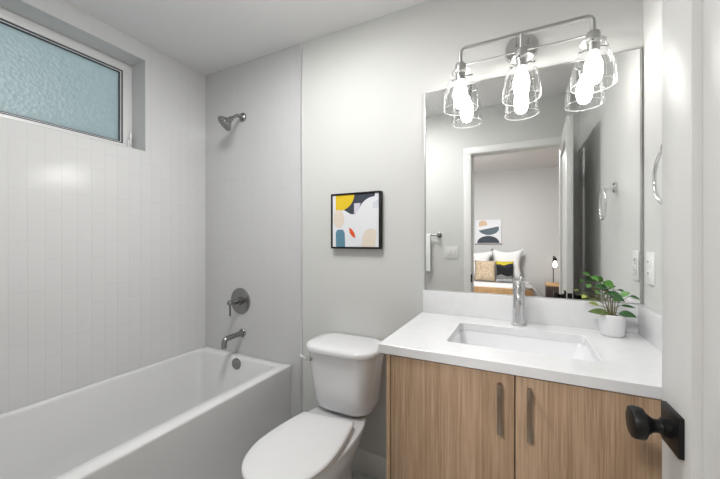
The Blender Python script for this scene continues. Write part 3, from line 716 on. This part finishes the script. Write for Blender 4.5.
def cushion(name, w_, h_, th_, center, lean, m, label, group=None, yaw=0, spike=.16):
    bm = bm_new(); n = 14; F = []
    for side in (1, -1):
        g = []
        for i in range(n + 1):
            row = []
            for j in range(n + 1):
                u, v = 2 * i / n - 1, 2 * j / n - 1
                prof = ((1 - u ** 4) * (1 - v ** 4)) ** .55
                k = 1 - spike * (1 - max(abs(u), abs(v)) ** 2 * 0 - min(abs(u), abs(v)) ** 2) * max(abs(u), abs(v)) ** 2 * .55
                row.append(bm.verts.new((u * w_ / 2 * k, side * th_ / 2 * prof, v * h_ / 2 * k)))
            g.append(row)
        for i in range(n):
            for j in range(n): bm.faces.new((g[i][j], g[i + 1][j], g[i + 1][j + 1], g[i][j + 1]))
    bmesh.ops.remove_doubles(bm, verts=bm.verts, dist=1e-5)
    R = Matrix.Translation(center) @ Matrix.Rotation(yaw, 4, 'Z') @ Matrix.Rotation(lean, 4, 'X')
    for v in bm.verts: v.co = R @ v.co
    o = obj(name, bm, m, ang=80)
    tag(o, label, 'pillow', group)
    return o
def band_mat():
    m, t_, p = newmat('banded_fabric')
    tc = t_.nodes.new('ShaderNodeTexCoord'); s = t_.nodes.new('ShaderNodeSeparateXYZ'); t_.links.new(tc.outputs['Object'], s.inputs[0])
    n = t_.nodes.new('ShaderNodeTexNoise'); n.inputs['Scale'].default_value = 7; t_.links.new(tc.outputs['Object'], n.inputs['Vector'])
    a = t_.nodes.new('ShaderNodeMath'); a.operation = 'MULTIPLY_ADD'; a.inputs[1].default_value = .10; t_.links.new(n.outputs['Fac'], a.inputs[0]); t_.links.new(s.outputs['Z'], a.inputs[2])
    mr = t_.nodes.new('ShaderNodeMapRange'); mr.inputs[1].default_value = .63 + .05; mr.inputs[2].default_value = 1.00 + .05; t_.links.new(a.outputs[0], mr.inputs[0])
    r = t_.nodes.new('ShaderNodeValToRGB'); r.color_ramp.interpolation = 'CONSTANT'
    e = r.color_ramp.elements; e[0].position = 0; e[0].color = (.50, .50, .50, 1); e[1].position = .12; e[1].color = (.20, .20, .20, 1)
    for pos, col in ((.28, (.008, .008, .010)), (.62, (.02, .02, .03)), (.74, (.55, .45, .03)), (.95, (.05, .05, .05))):
        q = e.new(pos); q.color = (*col, 1)
    t_.links.new(mr.outputs[0], r.inputs['Fac']); t_.links.new(r.outputs['Color'], p.inputs['Base Color']); p.inputs['Roughness'].default_value = .9
    return m
L = math.radians(14)
cushion('bed_pillow', .70, .50, .17, (-.765, -2.650, .865), L, M['linen'], 'white pillow behind the tan cushion on the bed', spike=.3)
cushion('bed_pillow', .50, .56, .17, (-.20, -2.630, .885), L, M['linen'], 'white pillow with tall pointed corners behind the black cushion', spike=.45)
cushion('throw_cushion', .33, .34, .12, (-.515, -2.46, .790), L, M['tan'], 'tan knitted cushion leaning on the white pillow on the bed', spike=.12)
cushion('throw_cushion', .26, .34, .11, (-.225, -2.45, .790), L, band_mat(), 'black cushion with yellow and grey bands on the bed', spike=.12)

# nightstand + lamp
t = thing('nightstand', 'small dark nightstand with a light wooden top in the bedroom', 'nightstand', (.50, -2.5, 0))
bm = bm_new(); box(bm, (.355, -2.72, .28), (.695, -2.36, .602), .003); obj('body', bm, M['darkwood'], t)
bm = bm_new(); box(bm, (.345, -2.73, .602), (.705, -2.35, .628), .003); obj('top', bm, M['birch'], t)
bm = bm_new(); box(bm, (.37, -2.362, .36), (.68, -2.348, .585), .002); d = obj('drawer', bm, M['darkwood'], t)
bm = bm_new(); lathe(bm, [(.008, 0), (.010, .014), (.0005, .020)], (.525, -2.349, .47), (0, 1, 0), 14); obj('knob', bm, M['nickel'], d)
for x in (.375, .675):
    for y in (-2.70, -2.38):
        bm = bm_new(); tube(bm, [(x, y, .282), (x, y, 0)], [.017, .012], 12); obj('leg', bm, M['darkwood'], t)
lx, lyy = .468, -2.50
t = thing('table_lamp', 'small black lantern lamp with a lit bulb on the nightstand', 'lamp', (lx, lyy, .628))
bm = bm_new(); lathe(bm, [(.055, 0), (.055, .012), (.02, .016), (.0005, .016)], (lx, lyy, .628), n=28); obj('base', bm, M['birch'], t)
bm = bm_new(); tube(bm, fillet([(lx - .02, lyy - .02, .64), (lx - .02, lyy - .02, 1.045), (lx, lyy, 1.045), (lx, lyy, 1.00)], .02), .006, 10); obj('stem', bm, M['black'], t)
bm = bm_new(); lathe(bm, [(.012, 1.03), (.028, 1.0), (.030, .975), (.022, .972)], (lx, lyy, 0), n=20); obj('cap', bm, M['black'], t)
bm = bm_new(); lathe(bm, [(.030, .974), (.043, .95), (.043, .86), (.036, .84)], (lx, lyy, 0), n=28, cap0=False, cap1=False); obj('glass_shade', bm, M['glass'], t)
bm = bm_new(); lathe(bm, [(.012, .972), (.022, .935), (.026, .91), (.02, .887), (.0005, .878)], (lx, lyy, 0), n=20); obj('bulb', bm, emit('bedside_bulb', (1, .9, .75), 14), t)
